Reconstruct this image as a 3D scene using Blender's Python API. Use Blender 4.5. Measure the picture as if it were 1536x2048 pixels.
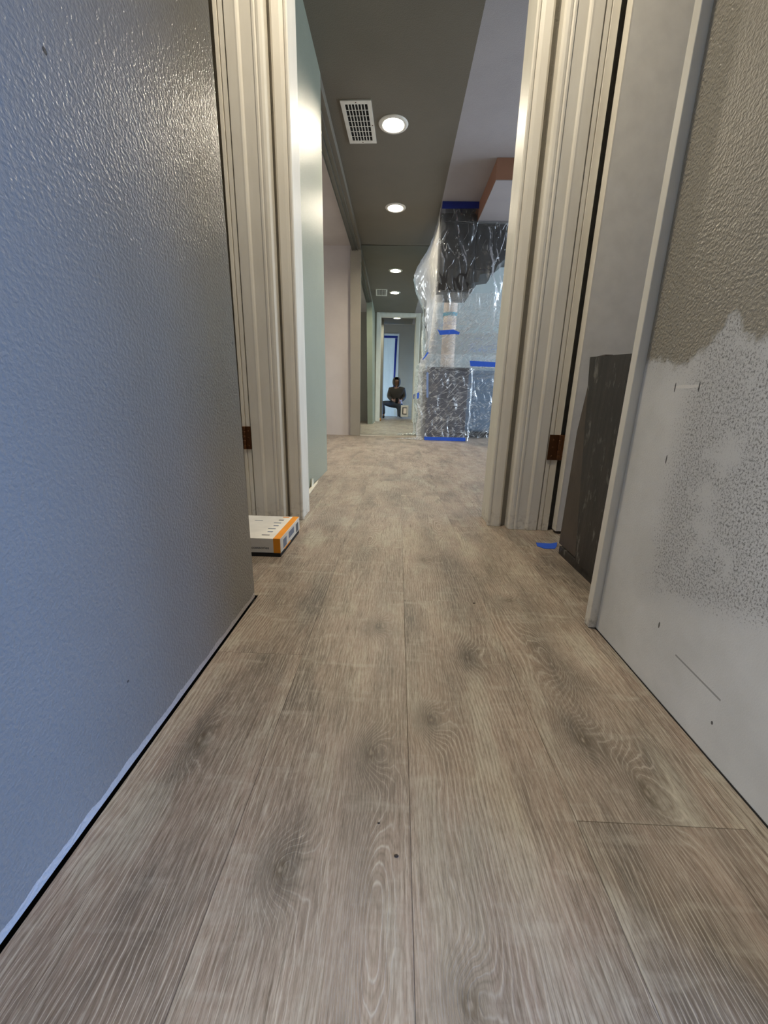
import bpy, bmesh, math, random
from mathutils import Vector, Matrix, noise as mnoise
random.seed(7)
for o in list(bpy.data.objects): bpy.data.objects.remove(o)
SC = bpy.context.scene
COL = SC.collection

# ------------------------------------------------------------------ camera
CAM_H = .505
F_PX = 798.0
def _cv(px, py): return Vector((px-768, -(py-1024), -F_PX)).normalized()
_Y = _cv(797, 801); _D = _cv(700, 3870)
_Z = -_D; _Z = (_Z - _Z.dot(_Y)*_Y).normalized(); _X = _Y.cross(_Z)
cam_d = bpy.data.cameras.new('camera'); cam = bpy.data.objects.new('camera', cam_d); COL.objects.link(cam)
cam_d.sensor_fit = 'VERTICAL'; cam_d.sensor_height = 36; cam_d.lens = 36*F_PX/2048; cam_d.clip_start = .005
cam.matrix_world = Matrix.Translation((0, 0, CAM_H)) @ Matrix((_X, _Y, _Z)).to_4x4()
SC.camera = cam
SC.view_settings.view_transform = 'Standard'; SC.view_settings.look = 'None'
SC.view_settings.gamma = 1; SC.view_settings.use_curve_mapping = False
SC.view_settings.exposure = 1.25
# ------------------------------------------------------------------ light levels
w = bpy.data.worlds.new('world'); SC.world = w; w.use_nodes = True
w.node_tree.nodes['Background'].inputs[0].default_value = (.55, .7, 1, 1)
w.node_tree.nodes['Background'].inputs[1].default_value = .25
LAMP = 245.0            # recessed lamp lens radiance
DAY_BACK = 16.5          # window behind the camera on the right
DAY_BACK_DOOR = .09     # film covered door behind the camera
DAY_KITCHEN = 5.2       # kitchen window
DAY_LEFT = 1.4          # window of the left room
FILL_BACK_LEFT = 3.2      # added fill window behind the camera on the left
WARM = (1, .89, .71); COOL = (.68, .82, 1.0); DEEP = (.24, .46, 1.0)

# ------------------------------------------------------------------ helpers
def S(r, g, b):
    f = lambda c: ((c/255+.055)/1.055)**2.4 if c > 10 else c/255/12.92
    return (f(r), f(g), f(b), 1)
class G:
    """tiny node graph helper"""
    def __init__(s, name):
        s.m = bpy.data.materials.new(name); s.m.use_nodes = True
        s.t = s.m.node_tree; s.t.nodes.clear()
        s.out = s.t.nodes.new('ShaderNodeOutputMaterial')
    def put(s, sock, v):
        if hasattr(v, 'links') or isinstance(v, bpy.types.NodeSocket): s.t.links.new(v, sock)
        elif v is not None:
            if sock.type == 'RGBA' and len(v) == 3: v = (*v, 1)
            sock.default_value = v
    def n(s, kind, **k):
        nd = s.t.nodes.new('ShaderNode'+kind)
        for a, v in k.items(): setattr(nd, a, v)
        return nd
    def M(s, op, a, b=None, c=None, clamp=False):
        nd = s.n('Math', operation=op, use_clamp=clamp)
        for i, v in enumerate((a, b, c)):
            if v is not None: s.put(nd.inputs[i], v)
        return nd.outputs[0]
    def co(s, kind='Object'): return s.n('TexCoord').outputs[kind]
    def sep(s, v):
        nd = s.n('SeparateXYZ'); s.put(nd.inputs[0], v); return nd.outputs
    def comb(s, x=0, y=0, z=0):
        nd = s.n('CombineXYZ')
        for i, v in enumerate((x, y, z)): s.put(nd.inputs[i], v)
        return nd.outputs[0]
    def scale(s, v, sc):
        nd = s.n('VectorMath', operation='MULTIPLY'); s.put(nd.inputs[0], v); s.put(nd.inputs[1], sc); return nd.outputs[0]
    def noise(s, v, sc=5, det=3, rough=.5, dist=0):
        nd = s.n('TexNoise'); s.put(nd.inputs['Vector'], v)
        nd.inputs['Scale'].default_value = sc; nd.inputs['Detail'].default_value = det
        nd.inputs['Roughness'].default_value = rough; nd.inputs['Distortion'].default_value = dist
        return nd.outputs[0]
    def ramp(s, v, stops, interp='LINEAR'):
        nd = s.n('ValToRGB'); s.put(nd.inputs[0], v); e = nd.color_ramp; e.interpolation = interp
        while len(e.elements) < len(stops): e.elements.new(.5)
        for el, (p, c) in zip(e.elements, stops):
            el.position = p; el.color = c if not isinstance(c, (int, float)) else (c, c, c, 1)
        return nd.outputs[0]
    def mix(s, f, a, b, mode='MIX'):
        nd = s.n('Mix', data_type='RGBA', blend_type=mode); s.put(nd.inputs[0], f); s.put(nd.inputs[6], a); s.put(nd.inputs[7], b)
        return nd.outputs[2]
    def maprange(s, v, a, b, c=0., d=1., smooth=False):
        nd = s.n('MapRange'); nd.clamp = True
        if smooth: nd.interpolation_type = 'SMOOTHSTEP'
        for i, q in enumerate((v, a, b, c, d)): s.put(nd.inputs[i], q)
        return nd.outputs[0]
    def bump(s, h, dist=.001, st=1, nrm=None):
        nd = s.n('Bump'); s.put(nd.inputs['Height'], h); nd.inputs['Distance'].default_value = dist
        nd.inputs['Strength'].default_value = st
        if nrm: s.put(nd.inputs['Normal'], nrm)
        return nd.outputs[0]
    def pbr(s, col, rough=.5, metal=0, nrm=None, spec=.5, alpha=None, em=None, est=0, coat=0):
        b = s.n('BsdfPrincipled')
        s.put(b.inputs['Base Color'], col); s.put(b.inputs['Roughness'], rough); s.put(b.inputs['Metallic'], metal)
        b.inputs['Specular IOR Level'].default_value = spec; b.inputs['Coat Weight'].default_value = coat
        if nrm: s.put(b.inputs['Normal'], nrm)
        if em: s.put(b.inputs['Emission Color'], em); b.inputs['Emission Strength'].default_value = est
        return b.outputs[0]
    def done(s, sh): s.t.links.new(sh, s.out.inputs[0]); return s.m

def simple(name, col, rough=.5, metal=0, bump=0, bsc=120, var=.06, spec=.5, coat=0):
    g = G(name); c = g.co()
    n = g.noise(c, bsc*.15, 4)
    cc = g.mix(g.maprange(n, .3, .7), tuple(min(1, k*(1-var)) for k in col[:3])+(1,), tuple(min(1, k*(1+var)) for k in col[:3])+(1,))
    nr = g.bump(g.noise(c, bsc, 3), bump) if bump else None
    return g.done(g.pbr(cc, rough, metal, nr, spec, coat=coat))

def obj(name, bm, mat, parent=None, smooth=False):
    me = bpy.data.meshes.new(name)
    bmesh.ops.recalc_face_normals(bm, faces=bm.faces)
    bm.to_mesh(me); bm.free()
    for m in (mat if isinstance(mat, (list, tuple)) else [mat]): me.materials.append(m)
    if smooth:
        for p in me.polygons: p.use_smooth = True
    o = bpy.data.objects.new(name, me); COL.objects.link(o)
    if parent: o.parent = parent
    return o
def tag(o, label, cat, group=None):
    o['label'] = label; o['category'] = cat
    if group: o['group'] = group
    return o
def thing(name, label, cat, loc=(0, 0, 0), group=None, rz=0):
    o = bpy.data.objects.new(name, None); COL.objects.link(o); o.location = loc; o.rotation_euler.z = rz
    o.empty_display_size = .05
    return tag(o, label, cat, group)
def struct(name, bm, mat, smooth=False, parent=None):
    o = obj(name, bm, mat, parent, smooth)
    if not parent: o['kind'] = 'structure'
    return o
def box(bm, x0, x1, y0, y1, z0, z1, mi=0, bev=0):
    vs = [bm.verts.new((x, y, z)) for x in (x0, x1) for y in (y0, y1) for z in (z0, z1)]
    fs = []
    for q in ((0, 1, 3, 2), (4, 6, 7, 5), (0, 4, 5, 1), (2, 3, 7, 6), (0, 2, 6, 4), (1, 5, 7, 3)):
        f = bm.faces.new([vs[i] for i in q]); f.material_index = mi; fs.append(f)
    if bev:
        es = list({e for f in fs for e in f.edges})
        bmesh.ops.bevel(bm, geom=es, offset=bev, segments=2, affect='EDGES', profile=.5)
    return vs
def prism(bm, pts, axis, a, b, mi=0):
    """polygon pts in the plane normal to axis, extruded from a to b"""
    def P(p, t):
        return {'x': (t, p[0], p[1]), 'y': (p[0], t, p[1]), 'z': (p[0], p[1], t)}[axis]
    A = [bm.verts.new(P(p, a)) for p in pts]; B = [bm.verts.new(P(p, b)) for p in pts]
    n = len(pts)
    fs = [bm.faces.new(A), bm.faces.new(B[::-1])]
    for i in range(n): fs.append(bm.faces.new((A[i], A[(i+1) % n], B[(i+1) % n], B[i])))
    for f in fs: f.material_index = mi
def lathe(bm, prof, seg=32, cx=0, cy=0, mi=0, cap=False):
    rings = []
    for r, z in prof:
        rings.append([bm.verts.new((cx+r*math.cos(2*math.pi*i/seg), cy+r*math.sin(2*math.pi*i/seg), z)) for i in range(seg)])
    for a, b in zip(rings, rings[1:]):
        for i in range(seg):
            f = bm.faces.new((a[i], a[(i+1) % seg], b[(i+1) % seg], b[i])); f.material_index = mi
    if cap:
        bm.faces.new(rings[0]).material_index = mi; bm.faces.new(rings[-1][::-1]).material_index = mi
B = bmesh.new
def BX(*a, **k):
    bm = B(); box(bm, *a, **k); return bm

# ------------------------------------------------------------------ materials
def wall_mat(name, col, rough=.38, bumpd=.00055, glossy=.5, patches=()):
    g = G(name); c = g.co()
    n1 = g.noise(c, 210, 2, .5); n2 = g.noise(c, 60, 2)
    h = g.M('ADD', g.maprange(n1, .35, .7), g.M('MULTIPLY', n2, .5))
    b = g.bump(h, bumpd)
    v = g.noise(c, 3, 4, .6)
    k = col[:3]
    cc = g.mix(g.maprange(v, .3, .7), tuple(q*.95 for q in k)+(1,), tuple(min(1, q*1.05) for q in k)+(1,))
    return g, c, cc, b, h, rough, glossy
def wall_paint(name, col, **kw):
    g, c, cc, b, h, rough, gl = wall_mat(name, col, **kw)
    return g.done(g.pbr(cc, rough, 0, b, gl))
TAUPE = S(158, 150, 136)
M_wall = wall_paint('taupe_wall_paint', S(150, 144, 131))
def left_wall():
    g, c, cc, b, h, rough, gl = wall_mat('taupe_wall_paint_unpainted_foot', S(146, 144, 138))
    s = g.sep(c)
    # rough unpainted drywall foot: ragged edge about a centimetre above the floor
    e = g.M('ADD', .008, g.M('MULTIPLY', g.noise(g.comb(0, s[1], 0), 22, 4, .6), .016))
    m = g.M('LESS_THAN', s[2], e)
    cc = g.mix(m, cc, S(206, 202, 196))
    # a few pale scuffs and small dark nicks
    v = g.n('TexVoronoi'); v.feature = 'F1'; v.inputs['Scale'].default_value = 9
    g.put(v.inputs['Vector'], g.comb(0, s[1], s[2])); v.inputs['Randomness'].default_value = 1
    nick = g.M('LESS_THAN', v.outputs['Distance'], .028)
    cc = g.mix(nick, cc, S(78, 76, 72))
    return g.done(g.pbr(cc, .30, 0, b, .5))
M_wall_left = left_wall()
def right_wall():
    g, c, cc, b, h, rough, gl = wall_mat('taupe_wall_paint_skim_patched', S(150, 143, 128))
    s = g.sep(c); y, z = s[1], s[2]
    fc = g.n('FloatCurve'); cu = fc.mapping.curves[0]
    pts = [(0, .575), (.25, .59), (.45, .60), (.56, .600), (.583, .600), (.60, .598), (.625, .615), (.648, .642), (.669, .618), (.70, .596), (.745, .578), (.79, .591), (.85, .591), (.872, .575), (.89, .555), (.91, .51), (1, .50)]
    while len(cu.points) < len(pts): cu.points.new(.5, .5)
    for p, q in zip(cu.points, pts): p.location = q; p.handle_type = 'AUTO'
    fc.mapping.update(); g.put(fc.inputs['Value'], y)
    vec = g.comb(0, y, z)
    nz = g.noise(vec, 60, 5, .7)
    d = g.M('SUBTRACT', fc.outputs[0], z)                       # >0 inside the patch
    d2 = g.M('ADD', d, g.M('MULTIPLY', g.M('SUBTRACT', nz, .5), .05))
    patch = g.maprange(d2, -.004, .010)
    # speckles: where the skim coat is thin
    sp = g.noise(g.scale(vec, (1, 1.35, 1)), 250, 4, .85)
    big = g.noise(vec, 9, 3, .6)
    # density: strong in the middle to the near side, near the top rim, nothing low or along the jamb
    yy = g.maprange(y, .80, .67, 0., 1., True)
    lowcut = g.M('ADD', .07, g.M('MULTIPLY', g.maprange(y, .45, .7), -.0))
    zz = g.maprange(g.M('SUBTRACT', z, g.maprange(y, .45, .72, .20, .12)), -.01, .07, 0., 1., True)
    rim = g.maprange(d, .10, .0, 0., .85)
    den = g.M('MULTIPLY', g.M('MAXIMUM', g.M('MULTIPLY', yy, g.maprange(big, .20, .46)), rim), g.M('MAXIMUM', zz, .12))
    thr = g.M('SUBTRACT', .72, g.M('MULTIPLY', den, .215))
    spk = g.maprange(g.M('SUBTRACT', sp, thr), 0., .07)
    spk = g.M('MULTIPLY', spk, g.maprange(den, .05, .3))
    pc = g.mix(g.maprange(big, .3, .7), S(206, 204, 197), S(220, 218, 212))
    pc = g.mix(g.M('MULTIPLY', den, .22), pc, S(140, 142, 146))
    pc = g.mix(g.M('MULTIPLY', spk, .8), pc, S(88, 84, 78))
    # a vertical seam of compound, smoother and lighter next to the jamb; a few deep scratches
    col = g.mix(patch, cc, pc)
    sc = g.M('MULTIPLY', g.M('LESS_THAN', g.M('ABSOLUTE', g.M('SUBTRACT', z, g.M('ADD', .100, g.M('MULTIPLY', g.M('SUBTRACT', y, .55), .06)))), .0016),
             g.M('LESS_THAN', g.M('ABSOLUTE', g.M('SUBTRACT', y, .55)), .05))
    col = g.mix(g.M('MULTIPLY', sc, .6), col, S(96, 92, 86))
    for my, mz, a, b_, cc_, k_ in ((.715, .5385, .035, .0028, S(224, 220, 212), .8), (.744, .538, .0016, .008, S(50, 48, 46), .9), (.686, .537, .0016, .008, S(50, 48, 46), .9), (.727, .415, .0016, .008, S(60, 56, 52), .9), (.652, .128, .002, .006, S(70, 66, 60), .9), (.503, .055, .002, .003, S(70, 66, 60), .9)):
        q1 = g.M('MULTIPLY', g.M('SUBTRACT', y, my), 1/a); q2 = g.M('MULTIPLY', g.M('SUBTRACT', z, mz), 1/b_)
        q = g.M('LESS_THAN', g.M('ADD', g.M('MULTIPLY', q1, q1), g.M('MULTIPLY', q2, q2)), 1.)
        col = g.mix(g.M('MULTIPLY', q, k_), col, cc_)
    ro = g.mix(patch, (.4, .4, .4, 1), (.85, .85, .85, 1))
    hh = g.mix(patch, h, g.M('MULTIPLY', sp, .5))
    b2 = g.bump(hh, .0009)
    return g.done(g.pbr(col, ro, 0, b2, .45))
M_wall_right = right_wall()
M_pink = wall_paint('pinkish_primer_wall', S(198, 191, 185), rough=.6, bumpd=.0005, glossy=.3)
M_lilac = wall_paint('pale_lilac_ceiling', S(166, 162, 164), rough=.7, bumpd=.0004, glossy=.2)
M_ceil = wall_paint('dark_taupe_ceiling', S(113, 107, 95), rough=.55, bumpd=.0005, glossy=.3)
M_green = wall_paint('grey_green_gloss_wall', S(142, 147, 130), rough=.36, bumpd=.0007, glossy=.6)
M_blue = wall_paint('grey_back_wall', S(166, 150, 124), rough=.6, bumpd=.0005, glossy=.3)
M_teal = wall_paint('pale_kitchen_wall', S(176, 186, 184), rough=.6, bumpd=.0005, glossy=.3)
M_brown = wall_paint('terracotta_paint', S(150, 110, 88), rough=.6, bumpd=.0004, glossy=.3)
M_dark = simple('dark_void_board', S(20, 18, 16), .9)
def trim_mat():
    g = G('offwhite_gloss_trim'); c = g.co()
    s = g.sep(c)
    n = g.noise(g.scale(c, (1, 1, .3)), 14, 4, .6)
    cc = g.mix(g.maprange(n, .35, .7), S(214, 208, 194), S(224, 219, 206))
    # scuffed, grimy foot
    gr = g.M('MULTIPLY', g.maprange(s[2], .09, .0), g.maprange(g.noise(c, 45, 4, .7), .5, .7))
    cc = g.mix(g.M('MULTIPLY', gr, .7), cc, S(120, 105, 84))
    return g.done(g.pbr(cc, .45, 0, g.bump(g.noise(g.scale(c, (1, 1, .1)), 160, 3), .00008), .4))
M_trim = trim_mat()
M_door = simple('light_grey_door_paint', S(214, 210, 200), .42, bump=.0002)
M_brass = simple('tarnished_bronze', S(96, 62, 36), .42, .75, bump=.0002)
M_tape = simple('blue_masking_tape', S(30, 82, 190), .6, bump=.0003, bsc=300)
M_tape2 = simple('dull_blue_tape', S(24, 40, 124), .7)
M_tapeteal = simple('teal_tape', S(70, 150, 170), .6)
M_white = simple('white_metal', S(224, 220, 208), .4)
M_black = simple('black_cabinet_laminate', S(30, 28, 28), .45, var=.2)
M_dgrey = simple('charcoal_cabinet_laminate', S(74, 74, 84), .5, var=.1)
M_bgrey = simple('slate_cabinet_paint', S(104, 122, 142), .5, var=.1)
M_track = simple('brushed_metal_track', S(120, 122, 116), .35, .7)
M_plaster = simple('beige_post', S(228, 210, 194), .7, bump=.0004)

# ------------------------------------------------------------------ floor
SEAM0, PW = .031, .21
KN = [(-.024, .474, .030, .045, 4.2), (.070, .543, .028, .04, 4.0), (-.030, .820, .026, .04, 3.2), (.305, .516, .032, .05, 3.4),
      (.158, .715, .030, .05, 2.6), (.330, .730, .035, .10, -4.5), (-.115, .316, .03, .035, 3.0), (.079, .221, .03, .035, 3.4),
      (-.286, .482, .022, .06, 2.5), (.310, .97, .035, .03, 2.6), (.193, 1.60, .03, .14, -5), (-.43, 1.29, .03, .04, 3),
      (-.10, 1.42, .03, .12, 5), (.10, 1.23, .03, .05, 3), (.353, .43, .03, .07, 4), (-.015, .27, .025, .12, 4.5)]
def floor_mat():
    g = G('greige_oak_vinyl_plank'); c = g.co(); s = g.sep(c); x, y = s[0], s[1]
    at = g.n('Attribute', attribute_name='plank'); pr = g.sep(at.outputs['Vector'])
    r1, r2 = pr[0], pr[1]
    off = g.M('MULTIPLY', r1, 31.)
    vec = lambda sx, sy, k=1.: g.comb(g.M('MULTIPLY', x, sx), g.M('MULTIPLY', y, sy), g.M('MULTIPLY', off, k))
    # growth ring field, in ring counts
    phi = g.M('MULTIPLY', x, 150.)
    phi = g.M('ADD', phi, g.M('MULTIPLY', g.noise(vec(5.5, 1.1), 1, 2, .45), 15.))
    phi = g.M('ADD', phi, g.M('MULTIPLY', g.noise(vec(30, 8, 1.7), 1, 3, .6), 2.6))
    knot = None; kc = None; kb = None
    for kx, ky, sx, sy, a in KN:
        dx = g.M('MULTIPLY', g.M('SUBTRACT', x, kx), 1/sx); dy = g.M('MULTIPLY', g.M('SUBTRACT', y, ky), 1/sy)
        r = g.M('ADD', g.M('MULTIPLY', dx, dx), g.M('MULTIPLY', dy, dy))
        e = g.M('EXPONENT', g.M('MULTIPLY', r, -1.))
        phi = g.M('MULTIPLY_ADD', e, a*1.9, phi)
        eb = g.M('EXPONENT', g.M('MULTIPLY', r, -.28)); kb = eb if kb is None else g.M('MAXIMUM', kb, eb)
        if a > 0 and sy < .09:
            knot = e if knot is None else g.M('MAXIMUM', knot, e)
            e2 = g.M('EXPONENT', g.M('MULTIPLY', r, -26.))
            kc = e2 if kc is None else g.M('MAXIMUM', kc, e2)
    # scattered knots for the rest of the floor
    v = g.n('TexVoronoi'); v.feature = 'F1'; v.inputs['Scale'].default_value = 1
    g.put(v.inputs['Vector'], vec(5.5, 1.8, 2.3)); dd = v.outputs['Distance']
    e = g.M('EXPONENT', g.M('MULTIPLY', g.M('MULTIPLY', dd, dd), -32.))
    far = g.maprange(y, 1.0, 1.3)
    e = g.M('MULTIPLY', e, g.maprange(y, .9, 1.3, .45, 1.))
    phi = g.M('MULTIPLY_ADD', e, 7., phi)
    knot = g.M('MAXIMUM', knot, g.M('MULTIPLY', e, .8))
    ring = g.M('FRACT', phi)
    tri = g.M('ABSOLUTE', g.M('SUBTRACT', g.M('MULTIPLY', ring, 2), 1))         # 0..1 triangle
    streak = g.noise(vec(300, 11, 3.1), 1, 4, .7)
    fine = g.noise(vec(620, 16, 4.1), 1, 3, .65)
    fig = g.noise(vec(9, 42, 5.3), 1, 3, .55)
    low = g.noise(vec(7, 2.4, 1.3), 1, 4, .6)
    low2 = g.noise(vec(13, 4.5, 2.9), 1, 4, .6)
    base = g.ramp(low, [(.30, S(112, 106, 100)), (.43, S(146, 130, 116)), (.55, S(168, 146, 128)), (.70, S(184, 174, 150))])
    # grey-olive washed areas and dark smoky areas
    base = g.mix(g.maprange(low2, .53, .68, 0, .7), base, S(188, 182, 162))
    base = g.mix(g.maprange(low2, .45, .30, 0, .7), base, S(104, 98, 94))
    # dark late wood between the rings, modulated
    lw = g.maprange(tri, .35, .0, 0., 1.)
    kbb = g.M('MAXIMUM', g.maprange(kb, .25, .85), g.maprange(g.noise(vec(6, 1.5, 8.), 1, 2, .5), .52, .62, 0., .9))
    lw = g.M('MULTIPLY', lw, g.M('MAXIMUM', g.maprange(streak, .38, .58, .05, .8), g.M('MULTIPLY', kbb, .8)))
    base = g.mix(g.M('MULTIPLY', lw, .75), base, S(112, 96, 84))
    # cerused pale lines
    pl = g.maprange(tri, .80, .97)
    pl = g.M('MULTIPLY', pl, g.maprange(g.noise(vec(20, 5, 6.), 1, 3, .7), .42, .66, .05, .8))
    pl = g.M('MAXIMUM', pl, g.M('MULTIPLY', g.maprange(tri, .72, .97), g.M('MULTIPLY', kbb, .75)))
    calm = g.M('SUBTRACT', 1., g.M('MULTIPLY', kbb, .6))
    base = g.mix(pl, base, S(208, 197, 178))
    fl = g.M('MULTIPLY', g.maprange(fine, .50, .64, 0., .6), calm); base = g.mix(fl, base, S(206, 194, 172))
    fd = g.M('MULTIPLY', g.maprange(streak, .47, .32, 0., .8), calm); base = g.mix(fd, base, S(96, 84, 74))
    base = g.mix(g.maprange(fig, .56, .74, 0., .38), base, S(204, 196, 176))
    # knots: smoky grey halo and a dark core with a pale check
    base = g.mix(g.M('MULTIPLY', g.maprange(knot, .15, .9), .50), base, S(106, 100, 92))
    for mx_, my_, sx, sy, a in ((-.115, .33, .034, .085, .75), (.31, .53, .035, .085, .75), (.16, .715, .022, .045, .6), (.325, .69, .026, .11, .65), (-.29, .52, .03, .13, .6), (-.02, .43, .05, .07, .45), (-.2, .95, .05, .12, .4), (.1, .3, .04, .09, .4), (.2, .9, .03, .09, .35), (.07, .55, .035, .05, .3), (.19, 1.15, .05, .2, .55), (.35, 1.35, .05, .16, .4), (-.02, 1.0, .03, .2, .3), (.29, .40, .05, .05, .35), (-.22, .62, .03, .16, .45), (.36, .95, .025, .10, .5), (-.10, 1.25, .04, .18, .35), (.13, 1.45, .03, .25, .45), (.0, .80, .05, .035, .4)):
        dx = g.M('MULTIPLY', g.M('SUBTRACT', x, mx_), 1/sx); dy = g.M('MULTIPLY', g.M('SUBTRACT', y, my_), 1/sy)
        e = g.M('EXPONENT', g.M('MULTIPLY', g.M('ADD', g.M('MULTIPLY', dx, dx), g.M('MULTIPLY', dy, dy)), -1.))
        e = g.M('MULTIPLY', e, g.maprange(low2, .32, .62, .35, 1.25))
        base = g.mix(g.M('MULTIPLY', e, g.maprange(fine, .35, .62, min(1, a*1.35), a*.5), clamp=True), base, S(88, 86, 86))
    kr = g.M('MULTIPLY', g.M('MULTIPLY', kc, g.M('SUBTRACT', 1., kc)), 4.)
    base = g.mix(g.M('MULTIPLY', kr, .6), base, S(80, 72, 64))
    base = g.mix(g.maprange(kc, .75, .97, 0., .35), base, S(170, 158, 140))
    fk = g.noise(vec(420, 55, 7.7), 1, 3, .75)
    base = g.mix(g.maprange(fk, .50, .68, 0., .40), base, S(98, 86, 76))
    base = g.mix(g.maprange(fk, .47, .34, 0., .28), base, S(206, 194, 174))
    # plank to plank tone
    base = g.mix(.16, base, g.mix(r2, S(130, 120, 110), S(196, 182, 158)))
    # joints: each plank's own bevelled edges
    ex = pr[2]
    uvx = g.n('Attribute', attribute_name='edge'); es = g.sep(uvx.outputs['Vector'])
    ed = g.M('MINIMUM', g.M('MINIMUM', es[0], g.M('SUBTRACT', PW, es[0])), g.M('MINIMUM', es[1], es[2]))
    j = g.maprange(ed, .0006, .0, 0., 1.)
    base = g.mix(g.M('MULTIPLY', j, .5), base, S(92, 82, 70))
    bc = g.n('BrightContrast'); g.put(bc.inputs[0], base); bc.inputs['Bright'].default_value = -.02; bc.inputs['Contrast'].default_value = .14
    hs = g.n('HueSaturation'); hs.inputs['Saturation'].default_value = .78; hs.inputs['Value'].default_value = .89; g.put(hs.inputs['Color'], bc.outputs[0]); base = hs.outputs[0]
    h = g.M('ADD', g.M('MULTIPLY', pl, .5), g.M('MULTIPLY', streak, .5))
    h = g.M('SUBTRACT', h, g.M('MULTIPLY', j, 1.5))
    ro = g.maprange(streak, .3, .7, .5, .38)
    return g.done(g.pbr(base, ro, 0, g.bump(h, .0004), .45))
M_floor = floor_mat()
def plank_ends(k):
    rnd = random.Random(100+k); L = 1.22
    known = {-1: 1.330, 0: .951, 1: .388, -2: .70}
    s = known.get(k, rnd.uniform(0, L)); n0 = math.floor((s+3)/L)
    return s-(n0+1)*L, L
def build_floor():
    bm = B(); l1 = bm.faces.layers.float_vector.new('plank'); le = bm.verts.layers.float_vector.new('edge')
    rnd = random.Random(5)
    def quad(x0, x1, y0, y1, px0, py0, py1, r):
        vs = []
        for (x, y) in ((x0, y0), (x1, y0), (x1, y1), (x0, y1)):
            v = bm.verts.new((x, y, 0)); v[le] = (x-px0, y-py0, py1-y); vs.append(v)
        f = bm.faces.new(vs); f[l1] = r
    for k in range(-16, 21):
        x0 = SEAM0+k*PW; x1 = x0+PW
        if x1 < -3.2 or x0 > 4.3: continue
        y, L = plank_ends(k)
        while y < 6.75:
            y1 = y+L; r = (rnd.random(), rnd.random(), rnd.random())
            if k == -2:        # the plank cut short along the foot of the left wall
                for (a, b_, xa) in ((max(y, -1.8), min(y1, .1), x0), (max(y, .1), min(y1, .945), -.3545), (max(y, .945), min(y1, 6.75), x0)):
                    if b_ > a: quad(xa, x1, a, b_, x0, y, y1, r)
            elif y1 > -1.8: quad(x0, x1, max(y, -1.8), min(y1, 6.75), x0, y, y1, r)
            y = y1
    return struct('floor', bm, M_floor)
build_floor()
struct('floor', BX(-3.3, 4.4, -1.8, 6.75, -.06, -.009), M_dark)

# ------------------------------------------------------------------ walls and ceilings
CZ = 2.436
struct('wall_left', (lambda bm: (prism(bm, [(.1, .004), (.93, .004), (.922, .5), (.914, .9), (.908, 1.3), (.905, CZ), (.1, CZ)], 'x', -.458, -.358), bm)[1])(B()), M_wall_left)
struct('wall_right', BX(.48, .60, .15, .846, .002, CZ), M_wall_right)
bm = B(); box(bm, -3.2, -.415, 1.653, 1.78, 0, CZ); box(bm, .415, 4.2, 1.653, 1.78, 0, CZ); box(bm, -.415, .415, 1.653, 1.78, 2.362, CZ)
struct('wall_doorway', bm, M_wall)
# glossy wall stub beyond the doorway (slightly out of plumb)
bm = B()
for q in (((-.505, 1.78, 0), (-.505, 2.88, 0), (-.545, 3.08, CZ), (-.545, 1.78, CZ)),):
    A = [bm.verts.new(p) for p in q]; Bv = [bm.verts.new((p[0]-.11, p[1], p[2])) for p in q]
    bm.faces.new(A); bm.faces.new(Bv[::-1])
    for i in range(4): bm.faces.new((A[i], A[(i+1) % 4], Bv[(i+1) % 4], Bv[i]))
struct('wall_hall_left', bm, M_green)
struct('wall_end_pillar', BX(-.684, -.545, 5.86, 6.0, 0.004, 2.372), M_wall)
struct('wall_end_left', BX(-3.2, -.684, 5.93, 6.0, 0, CZ), M_pink)
struct('wall_end', BX(-.684, .36, 5.905, 6.0, 0, CZ), M_wall)
struct('wall_kitchen_side', BX(.33, .36, 6.0, 6.7, 0, CZ), M_wall)
struct('wall_kitchen_back', BX(.33, 4.2, 6.7, 6.8, 0, CZ), M_teal)
bm = B(); box(bm, -3.3, -3.2, -.1, 2.4, 0, CZ); box(bm, -3.3, -3.2, 4.6, 6.0, 0, CZ); box(bm, -3.3, -3.2, 2.4, 4.6, 0, .9); box(bm, -3.3, -3.2, 2.4, 4.6, 2.1, CZ)
struct('wall_far_left', bm, M_pink)
bm = B(); box(bm, 4.2, 4.3, .1, 2.4, 0, CZ); box(bm, 4.2, 4.3, 6.2, 6.8, 0, CZ); box(bm, 4.2, 4.3, 2.4, 6.2, 0, .6); box(bm, 4.2, 4.3, 2.4, 6.2, 2.2, CZ)
struct('wall_far_right', bm, M_teal)
LAMPS = [(-.10, 3.548), (-.094, 4.85), (-.03, 1.17)]
bm = B(); eds = []
def loop(pts):
    vs = [bm.verts.new((x, y, CZ)) for x, y in pts]
    eds.extend(bm.edges.new((vs[i], vs[(i+1) % len(vs)])) for i in range(len(vs)))
loop([(-.66, .374), (.372, .374), (.372, 6.0), (-.66, 6.0)])
for lx, ly in LAMPS: loop([(lx+.079*math.cos(2*math.pi*i/40), ly+.079*math.sin(2*math.pi*i/40)) for i in range(40)])
bmesh.ops.triangle_fill(bm, use_beauty=True, edges=eds)
box(bm, -.66, .372, .374, 6.0, CZ+.07, CZ+.09)
struct('ceiling', bm, M_ceil)
struct('ceiling', BX(-3.2, -.66, .1, 6.0, CZ, CZ+.05), M_pink)
struct('ceiling', BX(.372, 4.2, .374, 6.8, CZ, CZ+.05), M_lilac)
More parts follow.
